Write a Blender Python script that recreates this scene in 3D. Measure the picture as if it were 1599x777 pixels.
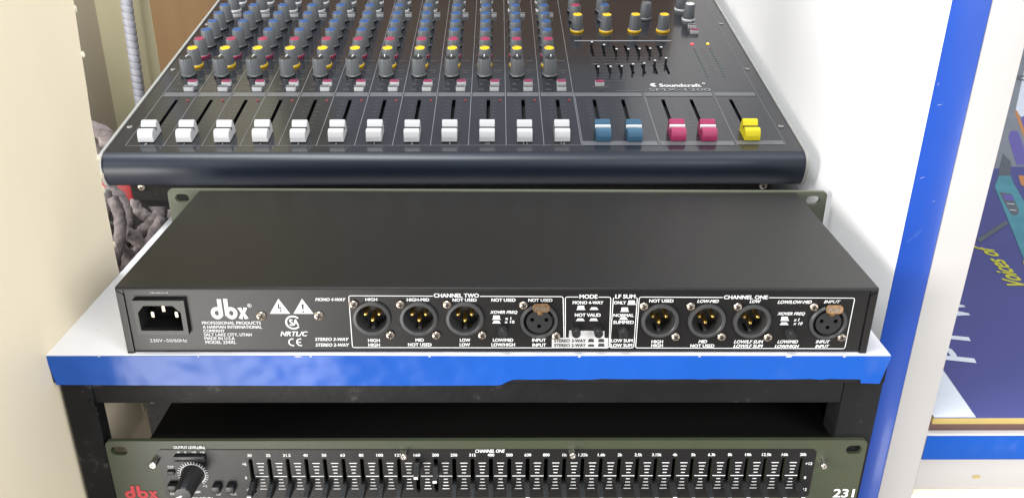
import bpy, bmesh, math, random
from math import radians as rad, sin, cos, pi
from mathutils import Vector, Matrix, noise
random.seed(7)
S = bpy.context.scene
for o in list(bpy.data.objects): bpy.data.objects.remove(o)

# ---------------------------------------------------------------- camera, light, exposure
cd = bpy.data.cameras.new('camera'); cam = bpy.data.objects.new('camera', cd); S.collection.objects.link(cam); S.camera = cam
cam.location = (-0.0012, -0.4428, 0.2688)
cam.rotation_euler = (1.1435, -0.0088, -0.0141)
cd.sensor_width = 36.0; cd.lens = 1358.4/1599*36.0; cd.clip_start = 0.01; cd.clip_end = 50
W = bpy.data.worlds.new('World'); S.world = W; W.use_nodes = True
W.node_tree.nodes['Background'].inputs[0].default_value = (0.86, 0.92, 1.0, 1)
W.node_tree.nodes['Background'].inputs[1].default_value = 0.25
def area(name, loc, target, sx, sy, power, col=(1, 1, 1)):
    l = bpy.data.lights.new(name, 'AREA'); l.shape = 'RECTANGLE'; l.size = sx; l.size_y = sy; l.energy = power; l.color = col
    o = bpy.data.objects.new(name, l); S.collection.objects.link(o); o.location = loc
    o.rotation_euler = (Vector(target)-Vector(loc)).to_track_quat('-Z', 'Y').to_euler()
    return o
area('shop_front_daylight', (-1.18, -1.5, -.86), (.02, .1, .05), 1.5, .85, 24, (1.0, 0.965, 0.92))
area('shop_window', (-2.0, -1.0, .6), (.25, .4, .05), .9, .9, 37, (1.0, 0.98, 0.96))
area('ceiling_tube', (-0.45, 0.0, 1.9), (0.1, 0.3, 0), 1.5, 0.5, 31, (0.95, 0.98, 1.0))
area('added_right_fill', (1.1, -1.3, .8), (-.26, 0, 0), 0.9, 0.9, 16, (0.97, 0.98, 1.0))  # unseen fill, added from the right to brighten the cream board
area('added_low_side_fill', (1.0, -.6, -.12), (-.264, .05, -.05), .3, .3, 1.1, (1.0, .97, .92))  # small lamp added to lift the cream board seen through the rack opening
area('sunlit_floor_patch', (1.45, -1.5, -1.27), (0.35, 0.04, -0.1), 0.26, 0.2, 2.2, (1, .98, .94))
S.view_settings.view_transform = 'Standard'; S.view_settings.look = 'None'; S.view_settings.exposure = 0.9; S.view_settings.gamma = 1.0
S.render.engine = 'CYCLES'

# ---------------------------------------------------------------- materials
def mat(name, col, rough=0.5, metal=0.0, coat=0.0, coat_r=0.1, var=0.06, scale=60, bump=0.05, bscale=None, spec=0.5, wear=None, emit=None, stretch=(1, 1, 1), bd=0.001):
    m = bpy.data.materials.new(name); m.use_nodes = True; n = m.node_tree; N = n.nodes; L = n.links
    b = N['Principled BSDF']
    b.inputs['Roughness'].default_value = rough; b.inputs['Metallic'].default_value = metal
    b.inputs['Coat Weight'].default_value = coat; b.inputs['Coat Roughness'].default_value = coat_r
    b.inputs['Specular IOR Level'].default_value = spec
    tc = N.new('ShaderNodeTexCoord'); mp = N.new('ShaderNodeMapping'); L.new(tc.outputs['Object'], mp.inputs[0]); mp.inputs['Scale'].default_value = stretch
    nz = N.new('ShaderNodeTexNoise'); nz.inputs['Scale'].default_value = scale; nz.inputs['Detail'].default_value = 5; L.new(mp.outputs[0], nz.inputs[0])
    rp = N.new('ShaderNodeValToRGB'); c = col
    rp.color_ramp.elements[0].position = 0.3; rp.color_ramp.elements[1].position = 0.7
    rp.color_ramp.elements[0].color = (c[0]*(1-var), c[1]*(1-var), c[2]*(1-var), 1)
    rp.color_ramp.elements[1].color = (min(1, c[0]*(1+var)), min(1, c[1]*(1+var)), min(1, c[2]*(1+var)), 1)
    L.new(nz.outputs['Fac'], rp.inputs[0]); out = rp.outputs[0]
    if wear:                     # (colour, noise scale, threshold): scuffs and dust with a shape of their own
        wz = N.new('ShaderNodeTexNoise'); wz.inputs['Scale'].default_value = wear[1]; wz.inputs['Detail'].default_value = 9; wz.inputs['Roughness'].default_value = 0.75
        L.new(mp.outputs[0], wz.inputs[0]); wr = N.new('ShaderNodeValToRGB')
        wr.color_ramp.elements[0].position = wear[2]; wr.color_ramp.elements[1].position = wear[2]+wear[3]
        L.new(wz.outputs['Fac'], wr.inputs[0]); mx = N.new('ShaderNodeMixRGB'); L.new(wr.outputs[0], mx.inputs[0]); L.new(out, mx.inputs[1]); mx.inputs[2].default_value = (*wear[0], 1); out = mx.outputs[0]
    L.new(out, b.inputs['Base Color'])
    if bump:
        bz = N.new('ShaderNodeTexNoise'); bz.inputs['Scale'].default_value = bscale or scale*6; bz.inputs['Detail'].default_value = 3; L.new(mp.outputs[0], bz.inputs[0])
        bp = N.new('ShaderNodeBump'); bp.inputs['Strength'].default_value = bump; bp.inputs['Distance'].default_value = bd; L.new(bz.outputs['Fac'], bp.inputs['Height'])
        L.new(bp.outputs[0], b.inputs['Normal'])
    if emit: b.inputs['Emission Color'].default_value = (*emit[0], 1); b.inputs['Emission Strength'].default_value = emit[1]
    return m
M = {}
M['lid'] = mat('satin_black_powdercoat', (0.0060, 0.0058, 0.0054), 0.38, var=.15, scale=7, bump=.12, bscale=2500, spec=.40, wear=((0.05, 0.048, 0.046), 520, .70, .04))
M['rear'] = mat('black_rear_paint', (0.0085, 0.008, 0.008), 0.30, var=.05, bump=.08, bscale=2600, spec=.36)
M['olive'] = mat('olive_faceplate_paint', (0.045, 0.052, 0.030), 0.36, var=.04, bump=.08, bscale=2500, spec=.4)
M['oliveback'] = mat('olive_faceplate_bare_back', (0.105, 0.115, 0.080), 0.45, var=.06, bump=.08, bscale=2500)
M['wallgrey'] = mat('grey_blue_wall', (0.20, 0.21, 0.235), 0.7, var=.05, scale=4, bump=.1)
M['inlay'] = mat('black_inlay', (0.0085, 0.008, 0.0085), 0.28, var=.04, bump=.06, bscale=2200, spec=.42)
M['ink'] = mat('white_ink', (0.7, 0.7, 0.69), 0.5, var=.02, bump=0)
M['dimink'] = mat('grey_ink', (0.19, 0.192, 0.20), 0.5, var=.05, bump=0)
M['faintink'] = mat('faint_grey_ink', (0.10, 0.102, 0.11), 0.5, var=.05, bump=0)
M['band'] = mat('grey_printed_band', (0.085, 0.088, 0.095), 0.30, coat=.3, var=.04, bump=0)
M['redink'] = mat('red_ink', (0.5, 0.035, 0.045), 0.5, var=.03, bump=0)
M['blackink'] = mat('black_ink', (0.02, 0.02, 0.02), 0.5, var=.03, bump=0)
M['screw'] = mat('passivated_screw', (0.50, 0.42, 0.34), 0.28, 1.0, var=.2, scale=900, bump=.1)
M['steel'] = mat('nickel_screw', (0.62, 0.58, 0.54), 0.25, 1.0, var=.15, scale=900, bump=.05)
M['gold'] = mat('gold_contact', (0.88, 0.60, 0.18), 0.30, 1.0, var=.08, scale=400, bump=0)
M['brass'] = mat('tarnished_brass_tab', (0.34, 0.20, 0.10), 0.32, 1.0, var=.2, scale=400, bump=.2)
M['prong'] = mat('tin_contact', (0.55, 0.5, 0.38), 0.25, 1.0, var=.05, bump=0)
M['plastic'] = mat('black_plastic', (0.014, 0.014, 0.0145), 0.36, var=.05, bump=.08, bscale=1800)
M['ring'] = mat('dark_grey_connector', (0.036, 0.036, 0.0365), 0.40, var=.06, bump=.08, bscale=1800)
M['void'] = mat('dark_cavity', (0.004, 0.004, 0.0045), 0.7, var=.05, bump=0)
M['sticker'] = mat('white_sticker', (0.46, 0.455, 0.45), 0.5, var=.05, bump=.02, spec=.3)
M['laminate'] = mat('white_laminate', (0.78, 0.78, 0.80), 0.28, var=.02, scale=12, bump=.03, wear=((0.42, 0.38, 0.33), 60, .64, .08))
M['core'] = mat('dark_board_core', (0.012, 0.011, 0.010), 0.8, var=.3, scale=200, bump=.3, spec=.15)
M['tape'] = mat('blue_vinyl_tape', (0.0085, 0.075, 0.36), 0.24, coat=.06, coat_r=.05, var=.05, scale=20, bump=.9, bscale=13, bd=.006, spec=.30)
M['tapescr'] = mat('scratched_blue_tape', (0.10, 0.17, 0.45), 0.5, var=.2, scale=900, bump=0)
M['tape_dark'] = mat('blue_edge_tape', (0.008, 0.055, 0.33), 0.34, coat=.1, var=.05, scale=20, bump=.15, bscale=40, spec=.4, wear=((0.05, 0.12, 0.42), 30, .64, .05))
M['frame'] = mat('scuffed_black_steel', (0.0085, 0.0085, 0.009), 0.50, var=.3, scale=30, bump=.35, bscale=160, spec=.17, wear=((0.13, 0.12, 0.115), 30, .575, .22))
M['cream'] = mat('cream_painted_board', (0.80, 0.70, 0.52), 0.55, var=.035, scale=11, bump=.2, bscale=45, stretch=(1, 1, .35))
M['chip_streak'] = mat('raw_chip_and_light_streak', (0.80, 0.74, 0.60), 0.9, var=.2, scale=90, bump=.4)  # edge chips, and the light streak painted low on the cream board
M['white'] = mat('white_melamine', (0.84, 0.83, 0.83), 0.35, var=.015, scale=6, bump=.03)
M['post'] = mat('offwhite_edge', (0.42, 0.40, 0.385), 0.45, var=.03, scale=9, bump=.04)
M['cons'] = mat('console_panel_charcoal', (0.0125, 0.0135, 0.0175), 0.17, coat=.25, coat_r=.05, var=.04, scale=20, bump=.02, bscale=300, spec=.5)
M['lip'] = mat('console_blue_black_lip', (0.006, 0.010, 0.020), 0.40, coat=.05, coat_r=.2, var=.04, scale=20, bump=.04, bscale=1200, spec=.45)
M['cheek'] = mat('silver_end_cheek', (0.26, 0.26, 0.245), 0.4, var=.05, scale=80, bump=.1)
M['wcap'] = mat('white_fader_plastic', (0.43, 0.43, 0.435), 0.38, var=.02, bump=.03)
M['bcap'] = mat('blue_fader_plastic', (0.026, 0.085, 0.145), 0.35, var=.02, bump=.02)
M['rcap'] = mat('crimson_fader_plastic', (0.3, 0.02, 0.085), 0.35, var=.02, bump=.02)
M['ycap'] = mat('yellow_fader_plastic', (0.60, 0.50, 0.005), 0.35, var=.01, bump=.02)
M['kgrey'] = mat('grey_knob_rubber', (0.088, 0.094, 0.100), 0.45, var=.03, bump=.05)
M['kyel'] = mat('yellow_knob_cap', (0.65, 0.4, 0.005), 0.4, var=.02, bump=.02)
M['kred'] = mat('crimson_knob_cap', (0.24, 0.02, 0.06), 0.4, var=.02, bump=.02)
M['kblue'] = mat('blue_knob_cap', (0.016, 0.06, 0.18), 0.4, var=.02, bump=.02)
M['kblk'] = mat('black_knob_cap', (0.01, 0.011, 0.012), 0.35, var=.02, bump=.02)
M['kwht'] = mat('white_knob_cap', (0.55, 0.55, 0.55), 0.4, var=.02, bump=.02)
M['bgrey'] = mat('grey_button_plastic', (0.10, 0.102, 0.105), 0.4, var=.03, bump=.02)
M['bred'] = mat('crimson_button_plastic', (0.19, 0.016, 0.055), 0.4, var=.03, bump=.02)
M['ledr'] = mat('red_led_lit', (0.8, 0.02, 0.03), 0.3, bump=0, emit=((1, .02, .04), 2.2))
M['ledy'] = mat('amber_led_lit', (0.9, 0.5, 0.02), 0.3, bump=0, emit=((1, .45, .01), 1.6))
M['ledoff'] = mat('dark_red_led', (0.16, 0.02, 0.03), 0.3, bump=0)
M['ledgreen'] = mat('dark_green_led', (0.02, 0.09, 0.06), 0.3, bump=0)
M['brown'] = mat('brown_hardboard', (0.115, 0.064, 0.024), 0.6, var=.08, scale=8, bump=.1, stretch=(5, 1, .4), spec=.2)
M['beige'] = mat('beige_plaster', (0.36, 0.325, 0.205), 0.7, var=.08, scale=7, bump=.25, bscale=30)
M['beige_shade'] = mat('shaded_beige_plaster', (0.31, 0.265, 0.195), 0.7, var=.06, scale=7, bump=.25, bscale=30)  # darker copy of the beige, shade of the turned side put into the colour
M['conduit'] = mat('grey_flexible_conduit', (0.30, 0.30, 0.335), 0.5, var=.1, scale=60, bump=.1)
M['mop'] = mat('grey_chenille_yarn', (0.21, 0.18, 0.175), 1.0, var=.35, scale=220, bump=.8, bscale=900, bd=.0015, spec=.1)
M['redpl'] = mat('red_plastic', (0.28, 0.012, 0.014), 0.4, var=.04, bump=.02)
M['floor'] = mat('dull_shop_floor', (0.30, 0.27, 0.24), 0.6, var=.1, scale=10, bump=.1)
M['boxblue'] = mat('violet_blue_carton_print', (0.082, 0.088, 0.27), 0.35, var=.04, scale=12, bump=.03)
M['boxwhite'] = mat('white_carton_print', (0.78, 0.82, 0.90), 0.35, var=.02, bump=.02)
M['boxyel'] = mat('yellow_carton_rim', (0.42, 0.31, 0.1), 0.6, var=.05, bump=.05)
M['boxbrown'] = mat('brown_carton', (0.13, 0.07, 0.06), 0.7, var=.06, bump=.05)
M['teal'] = mat('teal_print', (0.09, 0.3, 0.36), 0.35, var=.12, scale=25, bump=0)
M['greyprint'] = mat('grey_print', (0.12, 0.135, 0.155), 0.35, var=.1, scale=25, bump=0)
M['palegrey'] = mat('pale_grey_print', (0.24, 0.26, 0.285), 0.35, var=.08, scale=25, bump=0)
M['orange'] = mat('orange_print', (0.6, 0.25, 0.08), 0.35, var=.04, bump=0)
M['lilac'] = mat('lilac_print', (0.15, 0.12, 0.4), 0.35, var=.04, bump=0)
M['yelink'] = mat('yellow_print', (0.62, 0.58, 0.05), 0.4, var=.02, bump=0)

# ---------------------------------------------------------------- helpers
C = S.collection
def empty(name, loc=(0, 0, 0), rot=(0, 0, 0), label=None, cat=None, group=None):
    o = bpy.data.objects.new(name, None); C.objects.link(o); o.location = loc; o.rotation_euler = rot; o.empty_display_size = .01
    tag(o, label, cat, group); return o
def tag(o, label=None, cat=None, group=None, kind=None):
    if label: o['label'] = label
    if cat: o['category'] = cat
    if group: o['group'] = group
    if kind: o['kind'] = kind
    return o
def link(name, me, parent=None, loc=(0, 0, 0), rot=(0, 0, 0), m=None):
    if m and not me.materials: me.materials.append(M[m])
    o = bpy.data.objects.new(name, me); C.objects.link(o); o.parent = parent; o.location = loc; o.rotation_euler = rot; return o
def mesh(name, verts, faces, m=None, smooth=False):
    me = bpy.data.meshes.new(name); me.from_pydata([tuple(v) for v in verts], [], faces)
    bm = bmesh.new(); bm.from_mesh(me); bmesh.ops.recalc_face_normals(bm, faces=bm.faces); bm.to_mesh(me); bm.free()
    if m: me.materials.append(M[m])
    if smooth:
        me.polygons.foreach_set('use_smooth', [True]*len(me.polygons)); me.set_sharp_from_angle(angle=rad(35))
    return me
def boxm(name, x0, x1, y0, y1, z0, z1, m, bev=0):
    bm = bmesh.new(); bmesh.ops.create_cube(bm, size=1)
    for v in bm.verts: v.co = Vector(((x0+x1)/2+v.co.x*(x1-x0), (y0+y1)/2+v.co.y*(y1-y0), (z0+z1)/2+v.co.z*(z1-z0)))
    if bev: bmesh.ops.bevel(bm, geom=bm.edges[:], offset=bev, segments=2, affect='EDGES', profile=.6)
    me = bpy.data.meshes.new(name); bm.to_mesh(me); bm.free(); me.materials.append(M[m])
    if bev: me.polygons.foreach_set('use_smooth', [True]*len(me.polygons)); me.set_sharp_from_angle(angle=rad(30))
    return me
def lathe(name, prof, m, seg=28, flutes=0, fd=0):
    vs = []; fs = []; n = len(prof)
    for i in range(seg):
        a = 2*pi*i/seg
        for r, z in prof:
            rr = r*(1-(fd if flutes and (i*flutes//seg*2 + (i*flutes*2//seg)) % 2 else 0)) if r else 0
            vs.append((rr*cos(a), rr*sin(a), z))
    for i in range(seg):
        j = (i+1) % seg
        for k in range(n-1):
            fs.append((i*n+k, j*n+k, j*n+k+1, i*n+k+1))
    me = mesh(name, vs, fs); bm = bmesh.new(); bm.from_mesh(me); bmesh.ops.remove_doubles(bm, verts=bm.verts, dist=1e-6)
    bmesh.ops.dissolve_degenerate(bm, dist=1e-7, edges=bm.edges); bmesh.ops.recalc_face_normals(bm, faces=bm.faces); bm.to_mesh(me); bm.free()
    me.materials.append(M[m]); me.polygons.foreach_set('use_smooth', [True]*len(me.polygons)); me.set_sharp_from_angle(angle=rad(32)); return me
def loop_round(x0, x1, y0, y1, r, n=5):
    p = []
    for cx, cy, a0 in ((x1-r, y1-r, 0), (x0+r, y1-r, 90), (x0+r, y0+r, 180), (x1-r, y0+r, 270)):
        for i in range(n+1):
            a = rad(a0+90*i/n); p.append((cx+r*cos(a), cy+r*sin(a)))
    return p
def circ(cx, cy, r, n=24, ry=None): return [(cx+r*cos(2*pi*i/n), cy+(ry or r)*sin(2*pi*i/n)) for i in range(n)]
def plate(name, outline, holes, z0, z1, m, bev=0):
    cu = bpy.data.curves.new(name, 'CURVE'); cu.dimensions = '2D'; cu.fill_mode = 'BOTH'; cu.extrude = abs(z1-z0)/2
    for lp in [outline]+list(holes):
        sp = cu.splines.new('POLY'); sp.points.add(len(lp)-1); sp.use_cyclic_u = True
        for q, (x, y) in zip(sp.points, lp): q.co = (x, y, 0, 1)
    o = bpy.data.objects.new('t', cu); C.objects.link(o); dg = bpy.context.evaluated_depsgraph_get()
    me = bpy.data.meshes.new_from_object(o.evaluated_get(dg)); bpy.data.objects.remove(o); bpy.data.curves.remove(cu)
    for v in me.vertices: v.co.z += (z0+z1)/2
    me.name = name; me.materials.clear(); me.materials.append(M[m]); return me
def ext(name, prof, x0, x1, m, smooth=True):   # profile in (y, z) swept along x
    n = len(prof); vs = [(x0, a, b) for a, b in prof]+[(x1, a, b) for a, b in prof]
    fs = [tuple(range(n)), tuple(range(2*n-1, n-1, -1))]+[(i, (i+1) % n, n+(i+1) % n, n+i) for i in range(n)]
    return mesh(name, vs, fs, m, smooth)
def flat(name, polys, z, m):                    # flat print: several polygons in one sheet
    vs = []; fs = []
    for p in polys: fs.append(tuple(range(len(vs), len(vs)+len(p)))); vs += [(x, y, z) for x, y in p]
    return mesh(name, vs, fs, m)
def textm(s, w, h, st='b', cap=[None]):
    def ev(t, sh):
        cu = bpy.data.curves.new('t', 'FONT'); cu.body = t; cu.size = 1; cu.shear = sh; cu.resolution_u = 3
        o = bpy.data.objects.new('t', cu); C.objects.link(o); dg = bpy.context.evaluated_depsgraph_get()
        me = bpy.data.meshes.new_from_object(o.evaluated_get(dg)); bpy.data.objects.remove(o); bpy.data.curves.remove(cu); return me
    if cap[0] is None:
        me = ev('H', 0); cap[0] = max(v.co.y for v in me.vertices); bpy.data.meshes.remove(me)
    me = ev(s, {'i': .25, 's': .3, 'j': .12}.get(st, 0))
    xs = [v.co.x for v in me.vertices]; x0, x1 = min(xs), max(xs); f = .03 if st == 'n' else .07
    ox = f*h*.55; oy = f*h*.30; sx = (w-2*ox)/(x1-x0); sy = (h-2*oy)/cap[0]
    for v in me.vertices: v.co = Vector(((v.co.x-(x0+x1)/2)*sx, v.co.y*sy-(h-2*oy)/2, 0))
    if not f: return me
    base = [v.co.copy() for v in me.vertices]; fs = [tuple(p.vertices) for p in me.polygons]; bpy.data.meshes.remove(me)
    V = []; F = []                                # heavier weight: the strokes thickened by overlaid sheets of ink
    for i, (dx, dy) in enumerate(((-ox, -oy), (ox, oy), (-ox, oy), (ox, -oy), (0, 0))):
        F += [tuple(q+len(V) for q in p) for p in fs]; V += [b_+Vector((dx, dy, i*.000012)) for b_ in base]
    me = bpy.data.meshes.new('lettering'); me.from_pydata(V, [], F); return me
k = 0.001
UP = (pi/2, 0, 0)                               # stands a flat XY drawing up so that it faces the viewer (-Y)
def print_text(parent, rows, n, m, rot=UP):
    for s, x, y, w, h, st in rows:
        me = textm(s, w*k, h*k, st); me.materials.clear(); me.materials.append(M[m])
        loc = (x*k, -n, y*k) if rot == UP else (x*k, y*k, n)
        link('lettering', me, parent, loc, rot)
def at(p, n=0.0): return (p[0]*k, -n, p[1]*k)

# ---------------------------------------------------------------- measured positions of print and fittings, in millimetres
REAR_TXT = [('230V~50/60Hz', -193.1, 8.3, 21.6, 2.2, 'n'),
 ('PROFESSIONAL PRODUCTS', -155.1, 20.0, 33.9, 2.0, 'b'),
 ('A HARMAN INTERNATIONAL', -154.9, 17.3, 34.2, 2.0, 'b'),
 ('COMPANY', -165.8, 14.7, 12.4, 2.0, 'b'),
 ('SALT LAKE CITY, UTAH', -158.2, 12.2, 27.7, 2.0, 'b'),
 ('MADE IN U.S.A', -163.2, 9.7, 17.7, 2.0, 'b'),
 ('MODEL 234XL', -162.9, 7.1, 17.9, 2.1, 'b'),
 ('NRTL/C', -119.7, 12.8, 16.1, 3.1, 's'),
 ('MONO 4-WAY', -96.8, 35.3, 17.4, 2.0, 'i'),
 ('STEREO 3-WAY', -98.0, 9.1, 19.8, 2.1, 'i'),
 ('STEREO 2-WAY', -98.0, 5.3, 19.8, 2.1, 'i'),
 ('HIGH', -73.5, 35.3, 6.8, 2.0, 'b'),
 ('HIGH', -73.5, 8.4, 6.9, 2.1, 'b'),
 ('HIGH', -73.6, 5.3, 6.8, 2.1, 'b'),
 ('CHANNEL TWO', -24.8, 38.0, 25.9, 2.5, 'b'),
 ('HIGH-MID', -46.8, 35.2, 12.8, 2.0, 'b'),
 ('NOT USED', -20.1, 35.1, 13.9, 2.0, 'b'),
 ('NOT USED', 2.2, 35.1, 13.9, 2.0, 'b'),
 ('XOVER FREQ', 2.4, 27.2, 15.8, 1.9, 'i'),
 ('x 1', 5.0, 23.1, 3.5, 1.9, 'b'),
 ('x 10', 5.8, 20.8, 5.7, 1.9, 'b'),
 ('MID', -46.8, 8.6, 4.9, 2.1, 'b'),
 ('NOT USED', -46.8, 5.5, 13.9, 2.1, 'b'),
 ('LOW', -20.2, 8.6, 6.1, 2.1, 'b'),
 ('LOW', -20.4, 5.5, 6.1, 2.1, 'b'),
 ('LOW/MID', 2.1, 8.6, 11.9, 2.1, 'b'),
 ('LOW/HIGH', 2.2, 5.5, 13.9, 2.1, 'b'),
 ('NOT USED', 23.4, 35.0, 13.9, 2.0, 'b'),
 ('INPUT', 23.2, 8.6, 8.1, 2.1, 'b'),
 ('INPUT', 23.4, 5.3, 8.1, 2.1, 'b'),
 ('MODE', 51.0, 37.4, 10.4, 2.6, 'b'),
 ('MONO 4-WAY', 50.9, 33.5, 17.7, 2.0, 'b'),
 ('NOT VALID', 51.1, 25.4, 15.0, 2.1, 'b'),
 ('LF SUM', 72.2, 37.5, 11.6, 2.5, 'b'),
 ('ONLY', 69.4, 33.5, 7.0, 2.0, 'b'),
 ('NORMAL', 72.0, 25.2, 11.9, 2.0, 'b'),
 ('SUMMED', 72.2, 20.6, 12.1, 2.1, 'b'),
 ('LOW SUM', 72.0, 8.3, 12.6, 2.1, 'b'),
 ('LOW SUM', 72.0, 5.1, 12.6, 2.2, 'b'),
 ('NOT USED', 93.2, 34.7, 14.1, 2.0, 'b'),
 ('LOW-MID', 120.2, 34.5, 12.5, 2.0, 'i'),
 ('HIGH', 92.9, 7.6, 6.8, 2.1, 'b'),
 ('HIGH', 93.0, 5.0, 6.9, 2.1, 'b'),
 ('MID', 119.8, 7.7, 5.1, 2.2, 'i'),
 ('NOT USED', 119.9, 4.8, 14.2, 2.1, 'b'),
 ('LOW/LF SUM', 147.0, 7.6, 17.4, 2.1, 'i'),
 ('LOW/LF SUM', 147.1, 4.7, 17.5, 2.1, 'i'),
 ('CHANNEL ONE', 141.8, 37.1, 25.5, 2.4, 'b'),
 ('LOW', 147.6, 34.4, 6.5, 2.0, 'i'),
 ('LOW/LOW-MID', 170.6, 34.0, 19.8, 2.1, 'i'),
 ('XOVER FREQ', 169.6, 26.4, 16.1, 1.9, 'i'),
 ('x 1', 173.4, 22.4, 3.3, 2.0, 'i'),
 ('x 10', 174.5, 19.9, 5.4, 1.9, 'i'),
 ('LOW/MID', 170.2, 7.6, 12.2, 2.1, 'i'),
 ('LOW/HIGH', 170.1, 4.5, 14.4, 2.1, 'i'),
 ('INPUT', 192.4, 34.2, 9.6, 2.0, 'i'),
 ('INPUT', 191.1, 7.6, 8.4, 2.1, 'i'),
 ('INPUT', 191.2, 4.5, 8.3, 2.1, 'i')]
STICKER_TXT = [('STEREO 3-WAY', 41.4, 8.3, 18.6, 2.1, 'n'),
 ('STEREO 2-WAY', 41.5, 5.2, 18.7, 2.1, 'n')]
STICKER = [(30.7, 10.3), (40.6, 10.3), (40.7, 15.1), (61.3, 14.8), (61.6, 10.2), (63.9, 10.0), (63.9, 3.0), (30.9, 3.3)]
ICONS = [[(-3.6, 25.0), (-0.0, 25.0), (0.2, 22.7), (-3.9, 22.7)], [(-4.1, 22.7), (0.4, 22.7), (0.8, 22.2), (-4.4, 22.2)], [(-3.4, 21.5), (-0.2, 21.5), (0.2, 20.3), (-3.8, 20.3)], [(-4.0, 20.3), (0.4, 20.3), (0.8, 19.8), (-4.4, 19.8)], [(45.1, 31.5), (48.7, 31.5), (49.0, 29.2), (44.9, 29.2)], [(44.7, 29.2), (49.2, 29.2), (49.6, 28.7), (44.4, 28.7)], [(52.9, 30.4), (56.1, 30.4), (56.6, 29.3), (52.6, 29.3)], [(52.4, 29.3), (56.8, 29.3), (57.2, 28.8), (52.0, 28.8)], [(45.3, 23.1), (48.5, 23.1), (48.9, 22.0), (44.9, 22.0)], [(44.7, 22.0), (49.1, 22.0), (49.6, 21.5), (44.3, 21.5)], [(53.0, 23.1), (56.3, 23.1), (56.7, 22.0), (52.7, 22.0)], [(52.5, 22.0), (56.9, 22.0), (57.4, 21.5), (52.1, 21.5)], [(74.2, 34.9), (77.8, 34.9), (78.2, 32.6), (74.0, 32.6)], [(73.8, 32.6), (78.4, 32.6), (78.7, 32.1), (73.5, 32.1)], [(70.5, 30.3), (74.1, 30.3), (74.5, 28.0), (70.3, 28.0)], [(70.1, 28.0), (74.7, 28.0), (75.0, 27.5), (69.8, 27.5)], [(70.4, 23.9), (73.6, 23.9), (74.1, 22.8), (70.0, 22.8)], [(69.8, 22.8), (74.3, 22.8), (74.7, 22.2), (69.5, 22.2)], [(164.2, 24.4), (167.9, 24.4), (168.5, 22.1), (164.3, 22.1)], [(164.1, 22.1), (168.7, 22.1), (169.1, 21.6), (163.8, 21.6)], [(164.6, 20.6), (167.9, 20.6), (168.4, 19.5), (164.4, 19.5)], [(164.2, 19.5), (168.7, 19.5), (169.1, 18.9), (163.8, 18.9)]]
STICKER_ICONS = [[(52.4, 9.5), (55.1, 9.6), (55.7, 7.4), (51.9, 7.4)], [(58.4, 9.6), (61.1, 9.6), (61.7, 7.4), (57.9, 7.4)], [(52.4, 5.9), (55.4, 5.9), (56.0, 4.3), (51.9, 4.3)], [(58.4, 6.4), (61.4, 6.4), (62.0, 4.3), (57.9, 4.3)]]
BOXES = [[(-86.3, 37.7), (36.4, 37.3), (38.2, 3.3), (-86.4, 3.5)], [(37.7, 37.1), (63.9, 37.0), (64.7, 3.4), (38.9, 3.3)], [(65.4, 37.0), (79.2, 36.9), (79.3, 3.3), (65.1, 3.4)], [(80.3, 37.1), (205.1, 36.6), (204.9, 2.8), (80.4, 3.3)]]
MALE = [(-73.8, 23.2), (-46.8, 23.0), (-20.1, 23.0), (93.4, 21.8), (120.7, 21.8), (147.2, 21.5)]
FEMALE = [(23.0, 21.4), (192.0, 20.7)]
SCREWS = [(-137.4, 24.6), (-104.3, 24.7), (-83.7, 32.4), (-63.8, 12.2), (-57.0, 32.3), (-37.0, 12.1), (-30.2, 32.3), (-10.2, 12.1), (13.7, 32.0), (33.0, 11.7), (83.3, 31.4), (103.4, 11.2), (110.4, 31.3), (130.4, 11.2), (137.7, 31.1), (157.9, 10.8), (182.1, 31.0), (201.6, 10.8)]
BUTTONS = [(2.0, 15.8), (44.5, 15.4), (57.5, 15.4), (72.1, 15.2), (170.2, 14.1)]
TRI = [[(-126.5, 35.7), (-132.3, 26.0), (-120.7, 26.0)], [(-113.0, 35.7), (-118.8, 26.0), (-107.3, 26.0)]]
MARKS = {'csa': (-119.5, 20.1), 'ce': (-119.5, 7.1), 'dbx': [(-166.1, 35.7), (-144.9, 22.4)], 'reg': (-143.4, 31.4), 'inlet': [(-209.4, 34.2), (-180.6, 34.0), (-179.6, 11.6), (-209.6, 11.6)], 'hole': [(-207.8, 26.1), (-203.7, 30.8), (-186.4, 30.8), (-182.4, 26.1), (-182.5, 14.7), (-207.1, 14.7)], 'cut': (-193.6, 39.2)}
M_YEL = [(110.3, 249.1), (139.2, 247.5), (167.7, 249.2), (196.2, 249.2)]
GEQ = [[(121.2, 211.1), (121.2, 184.8)], [(132.5, 211.1), (131.8, 184.8)], [(142.9, 211.1), (142.6, 184.8)], [(153.9, 211.1), (153.6, 184.8)], [(164.6, 211.1), (164.1, 184.8)], [(175.3, 211.1), (173.9, 184.8)], [(185.8, 211.1), (184.6, 184.8)], [(121.7, 169.4), (122.0, 144.3)], [(132.7, 169.4), (132.9, 144.3)], [(143.2, 169.4), (142.8, 144.3)], [(154.0, 169.4), (153.5, 144.3)], [(164.3, 169.4), (163.9, 144.3)], [(174.9, 169.3), (174.6, 144.3)], [(186.0, 169.3), (185.4, 144.2)]]
GEQ_B = [204.4, 197.4, 187.1, 186.2, 187.7, 188.6, 191.6, 143.5, 144.6, 147.4, 151.8, 153.8, 160.0, 165.7]
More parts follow.
